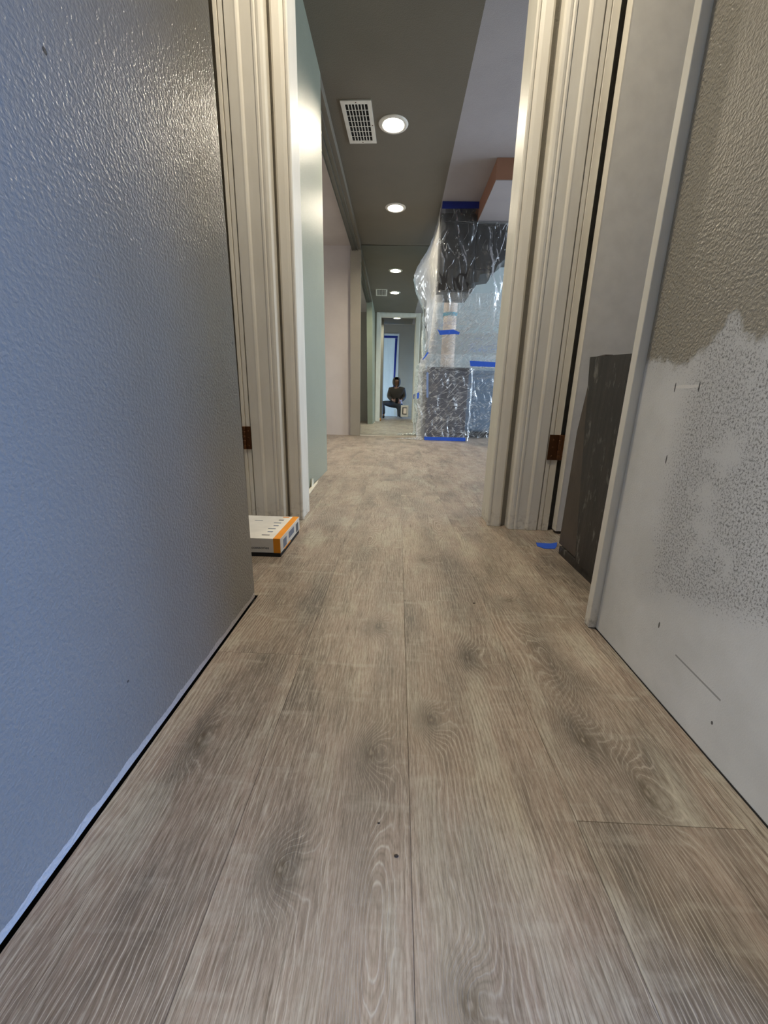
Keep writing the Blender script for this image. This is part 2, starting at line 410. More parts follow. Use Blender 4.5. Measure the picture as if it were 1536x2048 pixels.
# back room
RX0, RX1, RY0 = -1.6, 1.8, -1.75
struct('ceiling_back_room', BX(RX0, RX1, RY0, .374, 3.0, 3.05), M_lilac)
bm = B(); box(bm, RX0, -.458, .08, .15, 0, 3.0); box(bm, .60, RX1, .10, .15, 0, 3.0); box(bm, -.458, .60, .30, .374, CZ+.0, 3.0)
box(bm, -.458, -.358, .15, .30, CZ, 3.0)
struct('wall_back_room_front', bm, M_blue)
bm = B(); box(bm, RX0-.1, RX0, RY0, -1.35, 0, 3); box(bm, RX0-.1, RX0, -.35, .15, 0, 3); box(bm, RX0-.1, RX0, -1.35, -.35, 0, .35); box(bm, RX0-.1, RX0, -1.35, -.35, 1.7, 3)
struct('wall_back_room_left', bm, M_blue)
bm = B(); WY0, WY1, WZ0, WZ1 = -1.0, -.15, .22, 1.1
box(bm, RX1, RX1+.1, RY0, WY0, 0, 3); box(bm, RX1, RX1+.1, WY1, .15, 0, 3); box(bm, RX1, RX1+.1, WY0, WY1, 0, WZ0); box(bm, RX1, RX1+.1, WY0, WY1, WZ1, 3)
struct('wall_back_room_right', bm, M_blue)
bm = B(); DX0, DX1, DZ = -.86, .07, 2.52
box(bm, RX0, DX0, RY0-.1, RY0, 0, 3); box(bm, DX1, RX1, RY0-.1, RY0, 0, 3); box(bm, DX0, DX1, RY0-.1, RY0, DZ, 3)
struct('wall_back', bm, M_blue)

# windows: sky-lit panes in white frames, plus one added fill pane
def pane_mat(name, col, st):
    g = G(name); c = g.co(); n = g.noise(c, 2, 3)
    em = g.n('Emission'); g.put(em.inputs[0], g.mix(g.maprange(n, .3, .7), tuple(k*.9 for k in col)+(1,), tuple(col)+(1,))); em.inputs[1].default_value = st
    return g.done(em.outputs[0])
def window(name, axis, t, a0, a1, z0, z1, st, col=COOL, mullions=1):
    fr = B()
    def bx(bm, u0, u1, v0, v1, d0, d1):
        box(bm, t+d0, t+d1, u0, u1, v0, v1) if axis == 'x' else box(bm, u0, u1, t+d0, t+d1, v0, v1)
    w_ = .05
    bx(fr, a0, a0+w_, z0, z1, -.02, .06); bx(fr, a1-w_, a1, z0, z1, -.02, .06)
    bx(fr, a0+w_, a1-w_, z0, z0+w_, -.02, .06); bx(fr, a0+w_, a1-w_, z1-w_, z1, -.02, .06)
    for i in range(mullions):
        m = a0+(a1-a0)*(i+1)/(mullions+1); bx(fr, m-.02, m+.02, z0+w_, z1-w_, -.01, .05)
    f = struct(name, fr, M_trim)
    p = B(); bx(p, a0+w_, a1-w_, z0+w_, z1-w_, .02, .03)
    obj('pane', p, pane_mat(name+'_daylight', col, st), f)
window('window_1', 'x', RX1+.03, WY0, WY1, WZ0, WZ1, DAY_BACK, DEEP)
window('window_2', 'x', 4.23, 2.4, 6.2, .6, 2.2, DAY_KITCHEN, COOL, 2)
window('window_3', 'x', -3.27, 2.4, 4.6, .9, 2.1, DAY_LEFT, (.9, .88, .95), 1)
window('added_fill_window', 'x', RX0-.03, -1.35, -.35, .35, 1.7, FILL_BACK_LEFT, (.8, .88, 1), 1)  # unseen window added to brighten the lower right wall

# ------------------------------------------------------------------ door frames
def jamb_profile(sgn):
    # frame board facing the camera at the far side of a side doorway; x measured outwards
    p = [(.462, 1.652), (.462, 1.612), (.467, 1.603), (.476, 1.600), (.483, 1.6005), (.486, 1.6022), (.490, 1.5985), (.496, 1.5985), (.500, 1.6015),
         (.536, 1.6015), (.541, 1.5965), (.546, 1.5945), (.552, 1.5955), (.582, 1.5965), (.584, 1.606), (.5865, 1.606), (.588, 1.600), (.602, 1.600), (.6035, 1.604), (.6055, 1.604), (.607, 1.600),
         (.632, 1.600), (.632, 1.652)]
    return p
L = [(-x if x < .6 else -min(x, .618), y) for x, y in jamb_profile(-1)]
bm = B(); prism(bm, L, 'z', .001, CZ-.002); trim1 = struct('trim_1', bm, M_trim)
R_ = [(x+.008 if x < .5 else x+.004, y-(.004 if x < .5 else .004)) for x, y in jamb_profile(1)]
R_ = [(min(x, .634), y) for x, y in R_]
bm = B(); prism(bm, R_, 'z', .001, CZ-.002); trim2 = struct('trim_2', bm, M_trim)
# main doorway casing, camera side
def casing_profile(sg):
    pts = [(.394, 1.652), (.394, 1.640), (.398, 1.636), (.404, 1.636), (.408, 1.640), (.412, 1.637), (.420, 1.634), (.442, 1.630), (.449, 1.634), (.451, 1.652)]
    return [(sg*x, y) for x, y in pts]
for i, sg in enumerate((-1, 1)):
    bm = B(); prism(bm, casing_profile(sg), 'z', .001, 2.36)
    struct('trim_%d' % (3+i), bm, M_trim)
bm = B(); box(bm, -.451, .451, 1.632, 1.652, 2.361, 2.434); struct('trim_5', bm, M_trim)
# jamb lining of the main doorway with stops
bm = B(); box(bm, -.415, -.398, 1.653, 1.78, 0.001, 2.36); box(bm, .398, .415, 1.653, 1.78, 0.001, 2.36); box(bm, -.398, .398, 1.653, 1.78, 2.346, 2.36)
struct('trim_6', bm, M_trim)
# casing on the hall side (seen in the mirror)
bm = B()
for sg in (-1, 1):
    prof = [(sg*.405, 1.781), (sg*.405, 1.790), (sg*.43, 1.794), (sg*.49, 1.800), (sg*.503, 1.796), (sg*.503, 1.781)]
    prism(bm, prof, 'z', .001, 2.432)
prof = [(1.781, 2.35), (1.790, 2.35), (1.794, 2.37), (1.800, 2.405), (1.796, 2.432), (1.781, 2.432)]
prism(bm, prof, 'x', -.404, .404)
struct('trim_7', bm, M_trim)
# near jamb board of the right side doorway
bm = B(); box(bm, .463, .612, .848, .870, .001, CZ-.002, bev=.0015); struct('trim_8', bm, M_trim)

# right door: opened square into the side room
d = BX(.652, 1.40, 1.553, 1.592, .012, 2.27, bev=.001)
door1 = struct('door_1', d, M_door)
bm = B(); box(bm, .6495, .6525, 1.5525, 1.5925, .012, 2.27); obj('door_edge', bm, M_trim, door1)['label'] = 'off-white painted door edge'
def hinge(name, xc, y, zc, h, w1, w2, parent):
    bm = B(); box(bm, xc-w1, xc+w2, y-.0035, y-.0005, zc-h/2, zc+h/2, bev=.0006)
    o = obj(name, bm, M_brass, parent); o['label'] = 'dark bronze hinge'
    bm = B()
    for k in range(5):
        z0 = zc-h/2+k*h/5
        lathe(bm, [(.0001, z0+.0006), (.0058, z0+.0006), (.0062, z0+.002), (.0062, z0+h/5-.002), (.0058, z0+h/5-.0006), (.0001, z0+h/5-.0006)], 16, xc, y-.006)
    k_ = obj('knuckle', bm, M_brass, o, True)
    for q in (-.35, 0, .3):
        for sx in (-w1*.6, w2*.6):
            if abs(sx) < .008: continue
            bm = B(); bmesh.ops.create_uvsphere(bm, u_segments=10, v_segments=6, radius=.0035, matrix=Matrix.Translation((xc+sx, y-.0035, zc+q*h)) @ Matrix.Diagonal((1, .4, 1, 1)))
            obj('screw', bm, M_brass, o, True)
    return o
hinge('hinge', .632, 1.596, .342, .098, .040, .030, door1)
hinge('hinge', -.610, 1.600, .347, .09, .006, .026, trim1)
# left door stands open into the side room, behind the wall
door2 = struct('door_2', BX(-1.42, -.66, 1.555, 1.592, .012, 2.27, bev=.001), M_door)

# taped door in the back room
g = G('film_covered_door'); c = g.co(); s = g.sep(c)
n = g.noise(g.scale(c, (6, 1, 1.2)), 1.4, 4, .6)
cc = g.mix(g.maprange(n, .3, .7), S(184, 188, 184), S(200, 204, 200))
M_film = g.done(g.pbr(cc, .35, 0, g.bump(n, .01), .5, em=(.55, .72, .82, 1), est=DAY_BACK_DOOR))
d3 = struct('door_3', BX(DX0+.04, DX1-.04, RY0-.06, RY0-.02, .01, DZ-.04), M_film)
bm = B(); box(bm, DX0, DX0+.04, RY0-.08, RY0+.012, .001, DZ); box(bm, DX1-.04, DX1, RY0-.08, RY0+.012, .001, DZ); box(bm, DX0+.04, DX1-.04, RY0-.08, RY0+.012, DZ-.04, DZ)
struct('trim_9', bm, M_trim)
bm = B(); box(bm, DX0+.05, DX1-.045, RY0-.019, RY0-.016, DZ-.13, DZ-.06)
tag(obj('masking_tape', bm, M_tape2), 'blue tape strip along the top of the pale door seen in the mirror', 'tape')
bm = B(); prism(bm, [(DX1-.125, DZ-.135), (DX1-.05, DZ-.135), (DX1-.10, .9), (DX1-.14, .5), (DX1-.17, .5), (DX1-.15, .9)], 'y', RY0-.0195, RY0-.016)
tag(obj('masking_tape', bm, M_tape2), 'blue tape strip hanging down the right edge of the pale door seen in the mirror', 'tape')

# ------------------------------------------------------------------ mirror wall
g = G('mirror_silver'); gl = g.n('BsdfGlossy'); g.put(gl.inputs[0], (.80, .88, .85, 1)); gl.inputs['Roughness'].default_value = 0
M_mirror = g.done(gl.outputs[0])
mir = thing('wall_mirror', 'full-height mirror covering the end wall of the hallway', 'mirror', (-.1, 5.893, 0), rz=.0072)
o = obj('mirror_glass', BX(-.444, .455, 0, .006, .012, 2.43), M_mirror, mir)
o = obj('bottom_channel', BX(-.444, .455, -.006, .008, .0, .011), M_white, mir); o['label'] = 'thin white bottom channel'
# outlet on the mirror
ot = thing('electrical_outlet', 'white wall outlet plate mounted low on the mirror', 'outlet', (.092, 5.886, .362))
M_plate = simple('pale_plastic_plate', S(190, 196, 188), .4); M_slot = simple('outlet_shadow', S(58, 60, 58), .6)
obj('plate', BX(-.055, .052, -.004, .003, -.082, .08, bev=.002), M_plate, ot)
obj('recess_shade', BX(-.034, .030, -.0055, -.004, -.048, .052), M_slot, ot)  # raised dark slab, shade around the receptacle put into its colour
o = obj('receptacle', BX(-.018, .026, -.010, -.0055, -.036, .038, bev=.002), M_white, ot)
# sliding door track header on the left
tr = thing('sliding_door_track', 'long metal sliding-door track under the ceiling on the left', 'track', (-.60, 4.5, CZ))
obj('header', BX(-.06, .055, -1.42, 1.36, -.066, -.001), M_ceil, tr)
bm = B(); prism(bm, [(-.06, -.068), (-.06, -.082), (-.055, -.082), (-.055, -.072), (-.022, -.072), (-.022, -.086), (-.016, -.086), (-.016, -.072), (.016, -.072), (.016, -.082), (.02, -.082), (.02, -.068)], 'y', -1.42, 1.355)
o = obj('channel', bm, M_track, tr); o['label'] = 'brushed metal double channel'

# ------------------------------------------------------------------ ceiling lights and vent
g = G('lamp_lens'); em = g.n('Emission'); g.put(em.inputs[0], (*WARM, 1)); em.inputs[1].default_value = LAMP; M_lens = g.done(em.outputs[0])
def downlight():
    t = thing('ceiling_light', '', 'ceiling light', (0, 0, CZ), 'recessed ceiling lights')
    bm = B(); lathe(bm, [(.070, .030), (.074, -.004), (.080, -.010), (.092, -.010), (.104, -.006), (.108, -.0005), (.0785, -.0005), (.0785, .030), (.070, .030)], 40)
    obj('trim_ring', bm, M_white, t, True)
    bm = B(); bmesh.ops.create_circle(bm, cap_ends=True, segments=40, radius=.0715, matrix=Matrix.Translation((0, 0, .024)))
    obj('lens', bm, M_lens, t)
    return t
lt = downlight()
spots = [((-.10, 3.548), 'recessed ceiling light beside the white air vent'), ((-.094, 4.85), 'recessed ceiling light nearer the mirror, beyond the vent'),
         ((-.03, 1.17), 'recessed ceiling light inside the entry, seen in the mirrored door head')]
for i, ((x, y), lb) in enumerate(spots):
    o = lt
    if i:
        o = lt.copy(); COL.objects.link(o)
        for ch in lt.children:
            c_ = ch.copy(); COL.objects.link(c_); c_.parent = o
    o.location = (x, y, CZ); o['label'] = lb
vt = thing('ceiling_vent', 'white metal air vent grille in the dark hall ceiling', 'vent', (-.345, 3.533, CZ), rz=-.03)
VW, VL = .105, .23
bm = B()
for (a, b_, c_, d_) in ((-VW, -VW+.028, -VL, VL), (VW-.028, VW, -VL, VL), (-VW+.028, VW-.028, -VL, -VL+.032), (-VW+.028, VW-.028, VL-.032, VL)):
    box(bm, a, b_, c_, d_, -.008, -.001)
obj('frame', bm, M_white, vt)
obj('duct_shade', BX(-VW+.028, VW-.028, -VL+.032, VL-.032, -.0025, -.001), M_dark, vt)  # flat dark panel, the duct's shade is put into its colour
iw, il = VW-.028, VL-.032
for k in range(1, 7):
    x = -iw+2*iw*k/7; obj('louvre', BX(x-.003, x+.003, -il, il, -.0075, -.003), M_white, vt)
for k in range(1, 7):
    y = -il+2*il*k/7; obj('crossbar', BX(-iw, iw, y-.0025, y+.0025, -.009, -.0076), M_white, vt)
for (x, y) in ((0, VL-.015), (0, -VL+.015), (VW-.013, .02)):
    bm = B(); bmesh.ops.create_uvsphere(bm, u_segments=10, v_segments=6, radius=.005, matrix=Matrix.Translation((x, y, -.0085)) @ Matrix.Diagonal((1, 1, .4, 1)))
    obj('screw', bm, M_brass, vt, True)

# ------------------------------------------------------------------ kitchen corner
bm = B(); box(bm, .746, 2.6, 3.95, 5.2, 2.284, CZ-.001)
bk = struct('ceiling_bulkhead', bm, M_brown)
struct('ceiling_bulkhead', BX(.75, 2.6, 3.954, 5.2, 2.278, 2.2835), M_lilac)
hood = thing('tall_black_cabinet', 'black cabinet under the ceiling beside the bulkhead, wrapped in plastic', 'cabinet', (.56, 4.77, 1.64))
obj('body', BX(-.18, .184, .0, .5, .0, .72, bev=.002), M_black, hood)
obj('door', BX(-.176, .18, -.018, -.001, .01, .71, bev=.002), M_black, hood)
side = thing('upper_cabinet', 'black wall cabinet right of the hallway, below the brown bulkhead', 'cabinet', (1.3, 4.78, 1.7))
bm = B(); prism(bm, [(-.552, .572), (.9, .572), (.9, .33), (-.18, .30), (-.30, .20), (-.33, .13), (-.48, .11), (-.49, .04), (-.552, .03)], 'y', 0, .42)
obj('body', bm, M_black, side)
obj('door', BX(-.54, -.36, -.018, -.001, .16, .565, bev=.002), M_black, side); obj('door', BX(-.13, .32, -.018, -.001, .34, .565, bev=.002), M_black, side)
pt = thing('beige_post', 'beige round post standing on the wrapped charcoal cabinet', 'post', (.625, 5.62, .932))
bm = B(); lathe(bm, [(.088, 0), (.092, .02), (.088, .04), (.086, .42), (.082, .60), (.088, .75), (.080, .9), (.076, .99)], 28, cap=True)
obj('shaft', bm, M_plaster, pt, True)
bm = B(); lathe(bm, [(.0895, .62), (.0905, .66)], 28); lathe(bm, [(.0885, .63), (.0885, .65)], 28)
obj('teal_tape_band', bm, M_tapeteal, pt, True)
lc = thing('base_cabinet', 'charcoal base cabinet wrapped in plastic with blue tape at its foot', 'cabinet', (.63, 5.48, 0))
obj('body', BX(-.27, .27, .0, .40, .0, .905, bev=.003), M_dgrey, lc)
obj('door', BX(-.26, .26, -.016, -.001, .10, .895, bev=.002), M_dgrey, lc)
obj('worktop', BX(-.275, .275, -.01, .40, .906, .93, bev=.003), M_dgrey, lc)
rc = thing('base_cabinet', 'slate blue base cabinet set back at the right edge of the doorway', 'cabinet', (1.6, 6.05, 0))
obj('body', BX(-.66, .9, .0, .60, .09, .90, bev=.003), M_bgrey, rc)
obj('toe_kick', BX(-.62, .86, .05, .55, .0, .089), M_black, rc)
for a in (-.65, -.20, .25):
    obj('door', BX(a, a+.44, -.018, -.001, .11, .88, bev=.002), M_bgrey, rc)
obj('worktop', BX(-.665, .91, -.02, .62, .901, .94, bev=.003), M_bgrey, rc)

# clear plastic sheeting
def plastic_mat(name, base=.07, crease_=.75):
    g = G(name); c = g.co()
    la = g.n('Attribute', attribute_name='layers').outputs['Fac']
    w1 = g.noise(c, 3.0, 3, .6)
    sp_ = g.sep(c); X_, Z_ = sp_[0], sp_[2]
    up = g.maprange(Z_, 1.15, 1.7, 0., 1., True)
    def crease(v, sc, wd, lo, hi, k):
        n_ = g.noise(v, sc, 2, .45)
        r_ = g.maprange(g.M('ABSOLUTE', g.M('SUBTRACT', n_, .5)), wd, 0.)
        return g.M('MULTIPLY', g.M('MULTIPLY', r_, r_), g.M('MULTIPLY', g.maprange(g.noise(c, 7+k, 3, .6), lo, hi), 1.))
    vv = g.comb(g.M('MULTIPLY', g.M('ADD', X_, g.M('MULTIPLY', Z_, .12)), 4.), 0, g.M('MULTIPLY', Z_, .9))
    c1 = g.M('MULTIPLY', crease(vv, 2.2, .012, .45, .62, 0), up)
    dn = g.M('SUBTRACT', 1.0, up)
    def rot(a, sx, sz):
        ca, sa = math.cos(a), math.sin(a)
        p_ = g.M('ADD', g.M('MULTIPLY', X_, ca*sx), g.M('MULTIPLY', Z_, sa*sx)); q_ = g.M('ADD', g.M('MULTIPLY', X_, -sa*sz), g.M('MULTIPLY', Z_, ca*sz))
        return g.comb(p_, 0, q_)
    c2 = g.M('MULTIPLY', crease(rot(.75, 1.3, 9), 1.6, .045, .36, .6, 1.5), dn)
    c3 = g.M('MULTIPLY', crease(rot(.15, 1.6, 8), 2.3, .040, .40, .62, 3.5), dn)
    c4 = g.M('MULTIPLY', crease(rot(-.5, 1.4, 9), 1.9, .035, .42, .62, 5.1), dn)
    c5 = crease(rot(1.2, 1.2, 6), 2.4, .014, .5, .66, 2.1)
    crs = g.M('MAXIMUM', g.M('MAXIMUM', c1, c2), g.M('MAXIMUM', g.M('MAXIMUM', c3, c4), c5))
    fac = g.M('ADD', g.M('ADD', base, g.M('MULTIPLY', crs, crease_)), g.M('MULTIPLY', la, g.maprange(w1, .3, .7, .6, 1.0)), clamp=True)
    fine = g.noise(c, 9, 3, .5)
    b = g.bump(g.M('ADD', g.M('MULTIPLY', crs, .35), fine), .02, .6)
    tr = g.n('BsdfTransparent'); g.put(tr.inputs[0], (.93, .95, .96, 1))
    df = g.n('BsdfDiffuse'); g.put(df.inputs[0], (.86, .87, .86, 1)); g.put(df.inputs['Normal'], b)
    tl = g.n('BsdfTranslucent'); g.put(tl.inputs[0], (.85, .87, .88, 1)); g.put(tl.inputs['Normal'], b)
    gl = g.n('BsdfGlossy'); g.put(gl.inputs[0], (1, 1, 1, 1)); gl.inputs['Roughness'].default_value = .22; g.put(gl.inputs['Normal'], b)
    def mx(f, a, b_):
        m = g.n('MixShader'); g.put(m.inputs[0], f); g.put(m.inputs[1], a); g.put(m.inputs[2], b_); return m.outputs[0]
    milky = mx(.45, df.outputs[0], tl.outputs[0])
    fr = g.n('Fresnel'); fr.inputs[0].default_value = 1.45; g.put(fr.inputs['Normal'], b)
    body = mx(fac, tr.outputs[0], milky)
    return g.done(mx(g.M('MULTIPLY', fr.outputs[0], .42, clamp=True), body, gl.outputs[0]))
M_plastic = plastic_mat('clear_plastic_film')
def interp(tab, z):
    for a, b_ in zip(tab, tab[1:]):
        if a[0] >= z >= b_[0]:
            t = (a[0]-z)/(a[0]-b_[0]) if a[0] > b_[0] else 0
            return [a[i]+(b_[i]-a[i])*t for i in range(1, len(a))]
    return list(tab[-1][1:])
def sheet(name, tab, nu, nv, lay, amp, push=None, seed=0):
    bm = B(); al = bm.verts.layers.float.new('layers'); rows = []
    z0, z1 = tab[0][0], tab[-1][0]
    for j in range(nv+1):
        z = z0+(z1-z0)*j/nv; y, xl, xr = interp(tab, z); row = []
        for i in range(nu+1):
            u = i/nu; x = xl+(xr-xl)*u; yy = y+(push(x, z) if push else 0)
            p = Vector((x*2.3+seed, z*1.2, seed))
            k = mnoise.fractal(p*2.2, 1, 2, 4)*amp + abs(mnoise.noise(Vector((x*14+z*3, z*2.5, seed))))*amp*.8
            ex = mnoise.noise(Vector((z*7, seed, 3)))*.025*(1-u)
            v = bm.verts.new((x+ex, yy-abs(k), z)); v[al] = lay(u, z); row.append(v)
        rows.append(row)
    for a, b_ in zip(rows, rows[1:]):
        for i in range(nu): bm.faces.new((a[i], a[i+1], b_[i+1], b_[i]))
    return bm
tab = [(2.40, 4.735, .376, .742), (2.268, 4.735, .372, .742), (2.262, 4.735, .37, 1.1), (2.24, 4.735, .37, 1.6), (2.16, 4.74, .365, 1.7), (2.02, 4.75, .362, 1.9), (1.62, 4.76, .355, 2.0), (1.52, 4.80, .35, 2.0),
       (1.40, 4.90, .345, 2.0), (1.27, 5.05, .345, 2.0), (1.13, 5.28, .355, 2.0), (1.08, 5.38, .35, 2.0), (1.02, 5.42, .262, 2.0), (.96, 5.445, .25, 2.0), (.80, 5.445, .245, 2.0), (.55, 5.445, .25, 2.0), (.25, 5.445, .26, 2.0), (.05, 5.445, .25, 2.0), (.006, 5.43, .22, 2.0)]
def push(x, z):
    t = max(0, min(1, (x-.93)/.10)); t = t*t*(3-2*t); q = max(0, min(1, (.93-z)/.10))
    return .48*t*q
lay = lambda u, z: max(0, 1-u/.07)*(.9 if z > 1.0 and z < 1.6 else .15 if z > 1.6 else .6) + (.35 if .93 < z < 1.08 else 0) + (.26 if 1.35 < z < 1.62 and u > .1 else .02)
bm = sheet('s', tab, 200, 260, lay, .035, push, 1.7)
tag(obj('plastic_sheet', bm, M_plastic, smooth=True), 'crinkled clear plastic sheet draped from ceiling to floor over the kitchen cabinets', 'plastic sheet')
# second, crumpled layer gathered along the left edge
EDGE = [(2.425, .40), (2.40, .40), (2.36, .345), (2.22, .24), (2.07, .155), (1.98, .172), (1.90, .20), (1.82, .245), (1.70, .31), (1.55, .33), (1.40, .34), (1.30, .35), (1.16, .36)]
bm = B(); al = bm.verts.layers.float.new('layers'); rows = []
for j in range(161):
    z = 2.41-1.25*j/160; xl, = interp(EDGE, z); yf = interp(tab, min(z, 2.39))[0]; row = []
    for i in range(61):
        u = i/60; x = .366+(xl-.366)*u**1.8; y = yf+.03+(5.80-yf-.03)*u
        k = abs(mnoise.fractal(Vector((u*5, z*3.0, 8)), 1, 2, 4))*.06*u + abs(mnoise.noise(Vector((z*11+u*4, u*2, 4))))*.03*u
        v = bm.verts.new((x-k*.7, y, z)); v[al] = .85; row.append(v)
    rows.append(row)
for a_, b_ in zip(rows, rows[1:]):
    for i in range(60): bm.faces.new((a_[i], a_[i+1], b_[i+1], b_[i]))
tag(obj('plastic_sheet', bm, M_plastic, smooth=True), 'milky gathered plastic hanging along the side of the black cabinet beside the mirror', 'plastic sheet')
# loose tail of film on the floor at the foot of the mirror
bm = B(); al = bm.verts.layers.float.new('layers'); rows = []
for j in range(24):
    row = []
    for i in range(50):
        u = i/49; v_ = j/23; x = -.02+u*.36; y = 5.40+.22*v_*(.35+u*.65)+.1*(1-u)*1.0
        z = .004+.035*abs(mnoise.fractal(Vector((x*16, y*16, 2)), 1, 2, 4))*(.3+u)
        vv = bm.verts.new((x, y, z)); vv[al] = .9; row.append(vv)
    rows.append(row)
for a, b_ in zip(rows, rows[1:]):
    for i in range(49): bm.faces.new((a[i], a[i+1], b_[i+1], b_[i]))
tag(obj('plastic_sheet', bm, M_plastic, smooth=True), 'loose crumpled tail of plastic lying on the floor before the mirror', 'plastic sheet')

def tape(pts, y, label, mat=None, t=.002, parent=None):
    bm = B(); prism(bm, pts, 'y', y-t, y); return tag(obj('masking_tape', bm, mat or M_tape), label, 'tape')
tape([(.378, 2.434), (.744, 2.434), (.745, 2.375), (.376, 2.37)], 4.70, 'dark blue tape strip across the top of the black cabinet at the ceiling', M_tape2)
tape([(.415, 1.302), (.44, 1.285), (.60, 1.298), (.675, 1.268), (.665, 1.245), (.62, 1.25), (.45, 1.238)], 4.96, 'bright blue tape strip across the middle of the beige post')
tape([(.54, 1.705), (.64, 1.71), (.638, 1.655), (.545, 1.65)], 5.30-.02, 'small blue tape square near the top of the beige post')
tape([(.875, 1.005), (1.5, .985), (1.5, .935), (.89, .94)], 5.36, 'long blue tape strip along the counter edge at the doorway')
tape([(.355, .05), (.36, .005), (.905, .005), (.90, .052)], 5.385, 'wide blue tape strip along the foot of the charcoal cabinet')
tape([(.29, 1.00), (.325, 1.04), (.375, 1.11), (.365, 1.125), (.33, 1.08), (.285, 1.01)], 5.34, 'slanted blue tape scrap at the upper left of the charcoal cabinet')
tape([(.235, .60), (.262, .615), (.26, .54), (.238, .53)], 5.36, 'small blue tape scrap on the left edge of the plastic')
tape([(.345, .86), (.372, .86), (.385, .55), (.36, .55)], 5.40, 'pale blue tape strip down the left edge of the charcoal cabinet', simple('faded_blue_tape', S(112, 134, 176), .6))

# ------------------------------------------------------------------ right: black boards behind the jamb
M_slab = simple('dusty_black_board', S(44, 42, 40), .55, bump=.0006, bsc=60, var=.3)
def slab_mat():
    g = G('dusty_black_stained_board'); c = g.co()
    d_ = g.noise(g.scale(c, (1, 2.5, 1)), 14, 5, .7); w_ = g.noise(g.scale(c, (1, 5, .6)), 9, 4, .6)
    cc = g.mix(g.maprange(w_, .3, .7), S(36, 34, 33), S(58, 52, 48))
    cc = g.mix(g.maprange(d_, .57, .68, 0., .5), cc, S(140, 138, 132))
    return g.done(g.pbr(cc, .5, 0, g.bump(d_, .001), .5))
M_slab = slab_mat(); M_slab2 = simple('brown_black_board', S(78, 68, 60), .55, bump=.0006, bsc=60, var=.25)
sl = thing('black_boards', 'pair of dusty black boards standing on the floor against the open door', 'board', (.59, 1.15, 0))
bm = B(); prism(bm, [(.165, .645), (.160, .612), (.198, .42), (.207, .03), (.06, .03), (.09, .645)], 'x', -.004, .018); obj('board', bm, M_slab2, sl)['label'] = 'brown-black board, slightly lighter'
bm = B(); prism(bm, [(.163, .645), (.050, .028), (-.19, .028), (-.19, .622), (-.02, .634)], 'x', -.014, -.0045); obj('board', bm, M_slab, sl)
o = obj('base_rail', BX(-.010, .028, -.19, .185, .0, .0275), M_slab, sl)
# blue tape scrap on the floor
bm = B(); prism(bm, [(.535, 1.437), (.585, 1.432), (.618, 1.447), (.60, 1.405), (.583, 1.377), (.545, 1.375), (.527, 1.40)], 'z', .0003, .0015)
tag(obj('masking_tape', bm, M_tape), 'torn blue tape scrap lying on the floor beside the black boards', 'tape')

# ------------------------------------------------------------------ cardboard box on the left
def text(s, size, mat, parent, name, loc, rot, align='RIGHT'):
    cu = bpy.data.curves.new(name, 'FONT'); cu.body = s; cu.size = size; cu.align_x = align; cu.extrude = .0002
    t = bpy.data.objects.new(name, cu); COL.objects.link(t)
    dg = bpy.context.evaluated_depsgraph_get(); me = bpy.data.meshes.new_from_object(t.evaluated_get(dg))
    bpy.data.objects.remove(t)
    me.materials.clear(); me.materials.append(mat)
    o = bpy.data.objects.new(name, me); COL.objects.link(o); o.parent = parent; o.location = loc; o.rotation_euler = rot
    return o
M_cw = simple('white_printed_card', S(232, 228, 218), .5); M_or = simple('orange_printed_card', S(238, 150, 20), .5)
M_ink = simple('grey_print', S(96, 96, 100), .6); M_bk = simple('under_box_shadow', S(16, 14, 13), .7); M_sl = simple('blue_grey_print', S(120, 130, 150), .6)
bx = thing('cardboard_box', 'flat white product box with orange edge on the floor behind the left wall', 'box', (-.37, 1.213, 0))
obj('carton', BX(-.30, 0, .0, .255, .0135, .063, bev=.0008), M_cw, bx)
obj('orange_band', BX(-.0235, -.0005, -.0004, .2553, 0.0133, .0635), M_or, bx)['label'] = 'orange printed stripe'
obj('side_panel', BX(-.0012, .0006, .006, .2545, .0145, .0625), M_cw, bx)
obj('under_shadow', BX(-.30, -.001, -.001, .25, .0, .0132), M_bk, bx)['label'] = 'black slab for the shadow under the box'  # shadow beneath the carton, built as a black slab
text('accessories', .014, M_ink, bx, 'lettering', (-.038, -.0006, .026), (math.pi/2, 0, 0))
for i in range(6):
    y = .03+i*.034; w_ = .018 if i % 2 else .026
    obj('printed_icon', BX(-.045-w_, -.045, y, y+.006+.003*(i % 2), .0632, .0637), M_ink if i in (0, 5) else M_sl, bx)
obj('printed_icon', BX(-.058, -.034, .238, .245, .0632, .0637), M_or, bx)
obj('printed_icon', BX(-.150, -.120, .19, .194, .0632, .0637), M_sl, bx)
obj('printed_panel', BX(.0006, .0011, .03, .07, .02, .05), M_sl, bx)
obj('printed_panel', BX(.0006, .0011, .10, .17, .03, .052), M_sl, bx)
obj('printed_panel', BX(.0006, .0011, .04, .12, .012, .017), M_or, bx)
obj('printed_panel', BX(.0006, .0011, .20, .235, .018, .05), M_ink, bx)

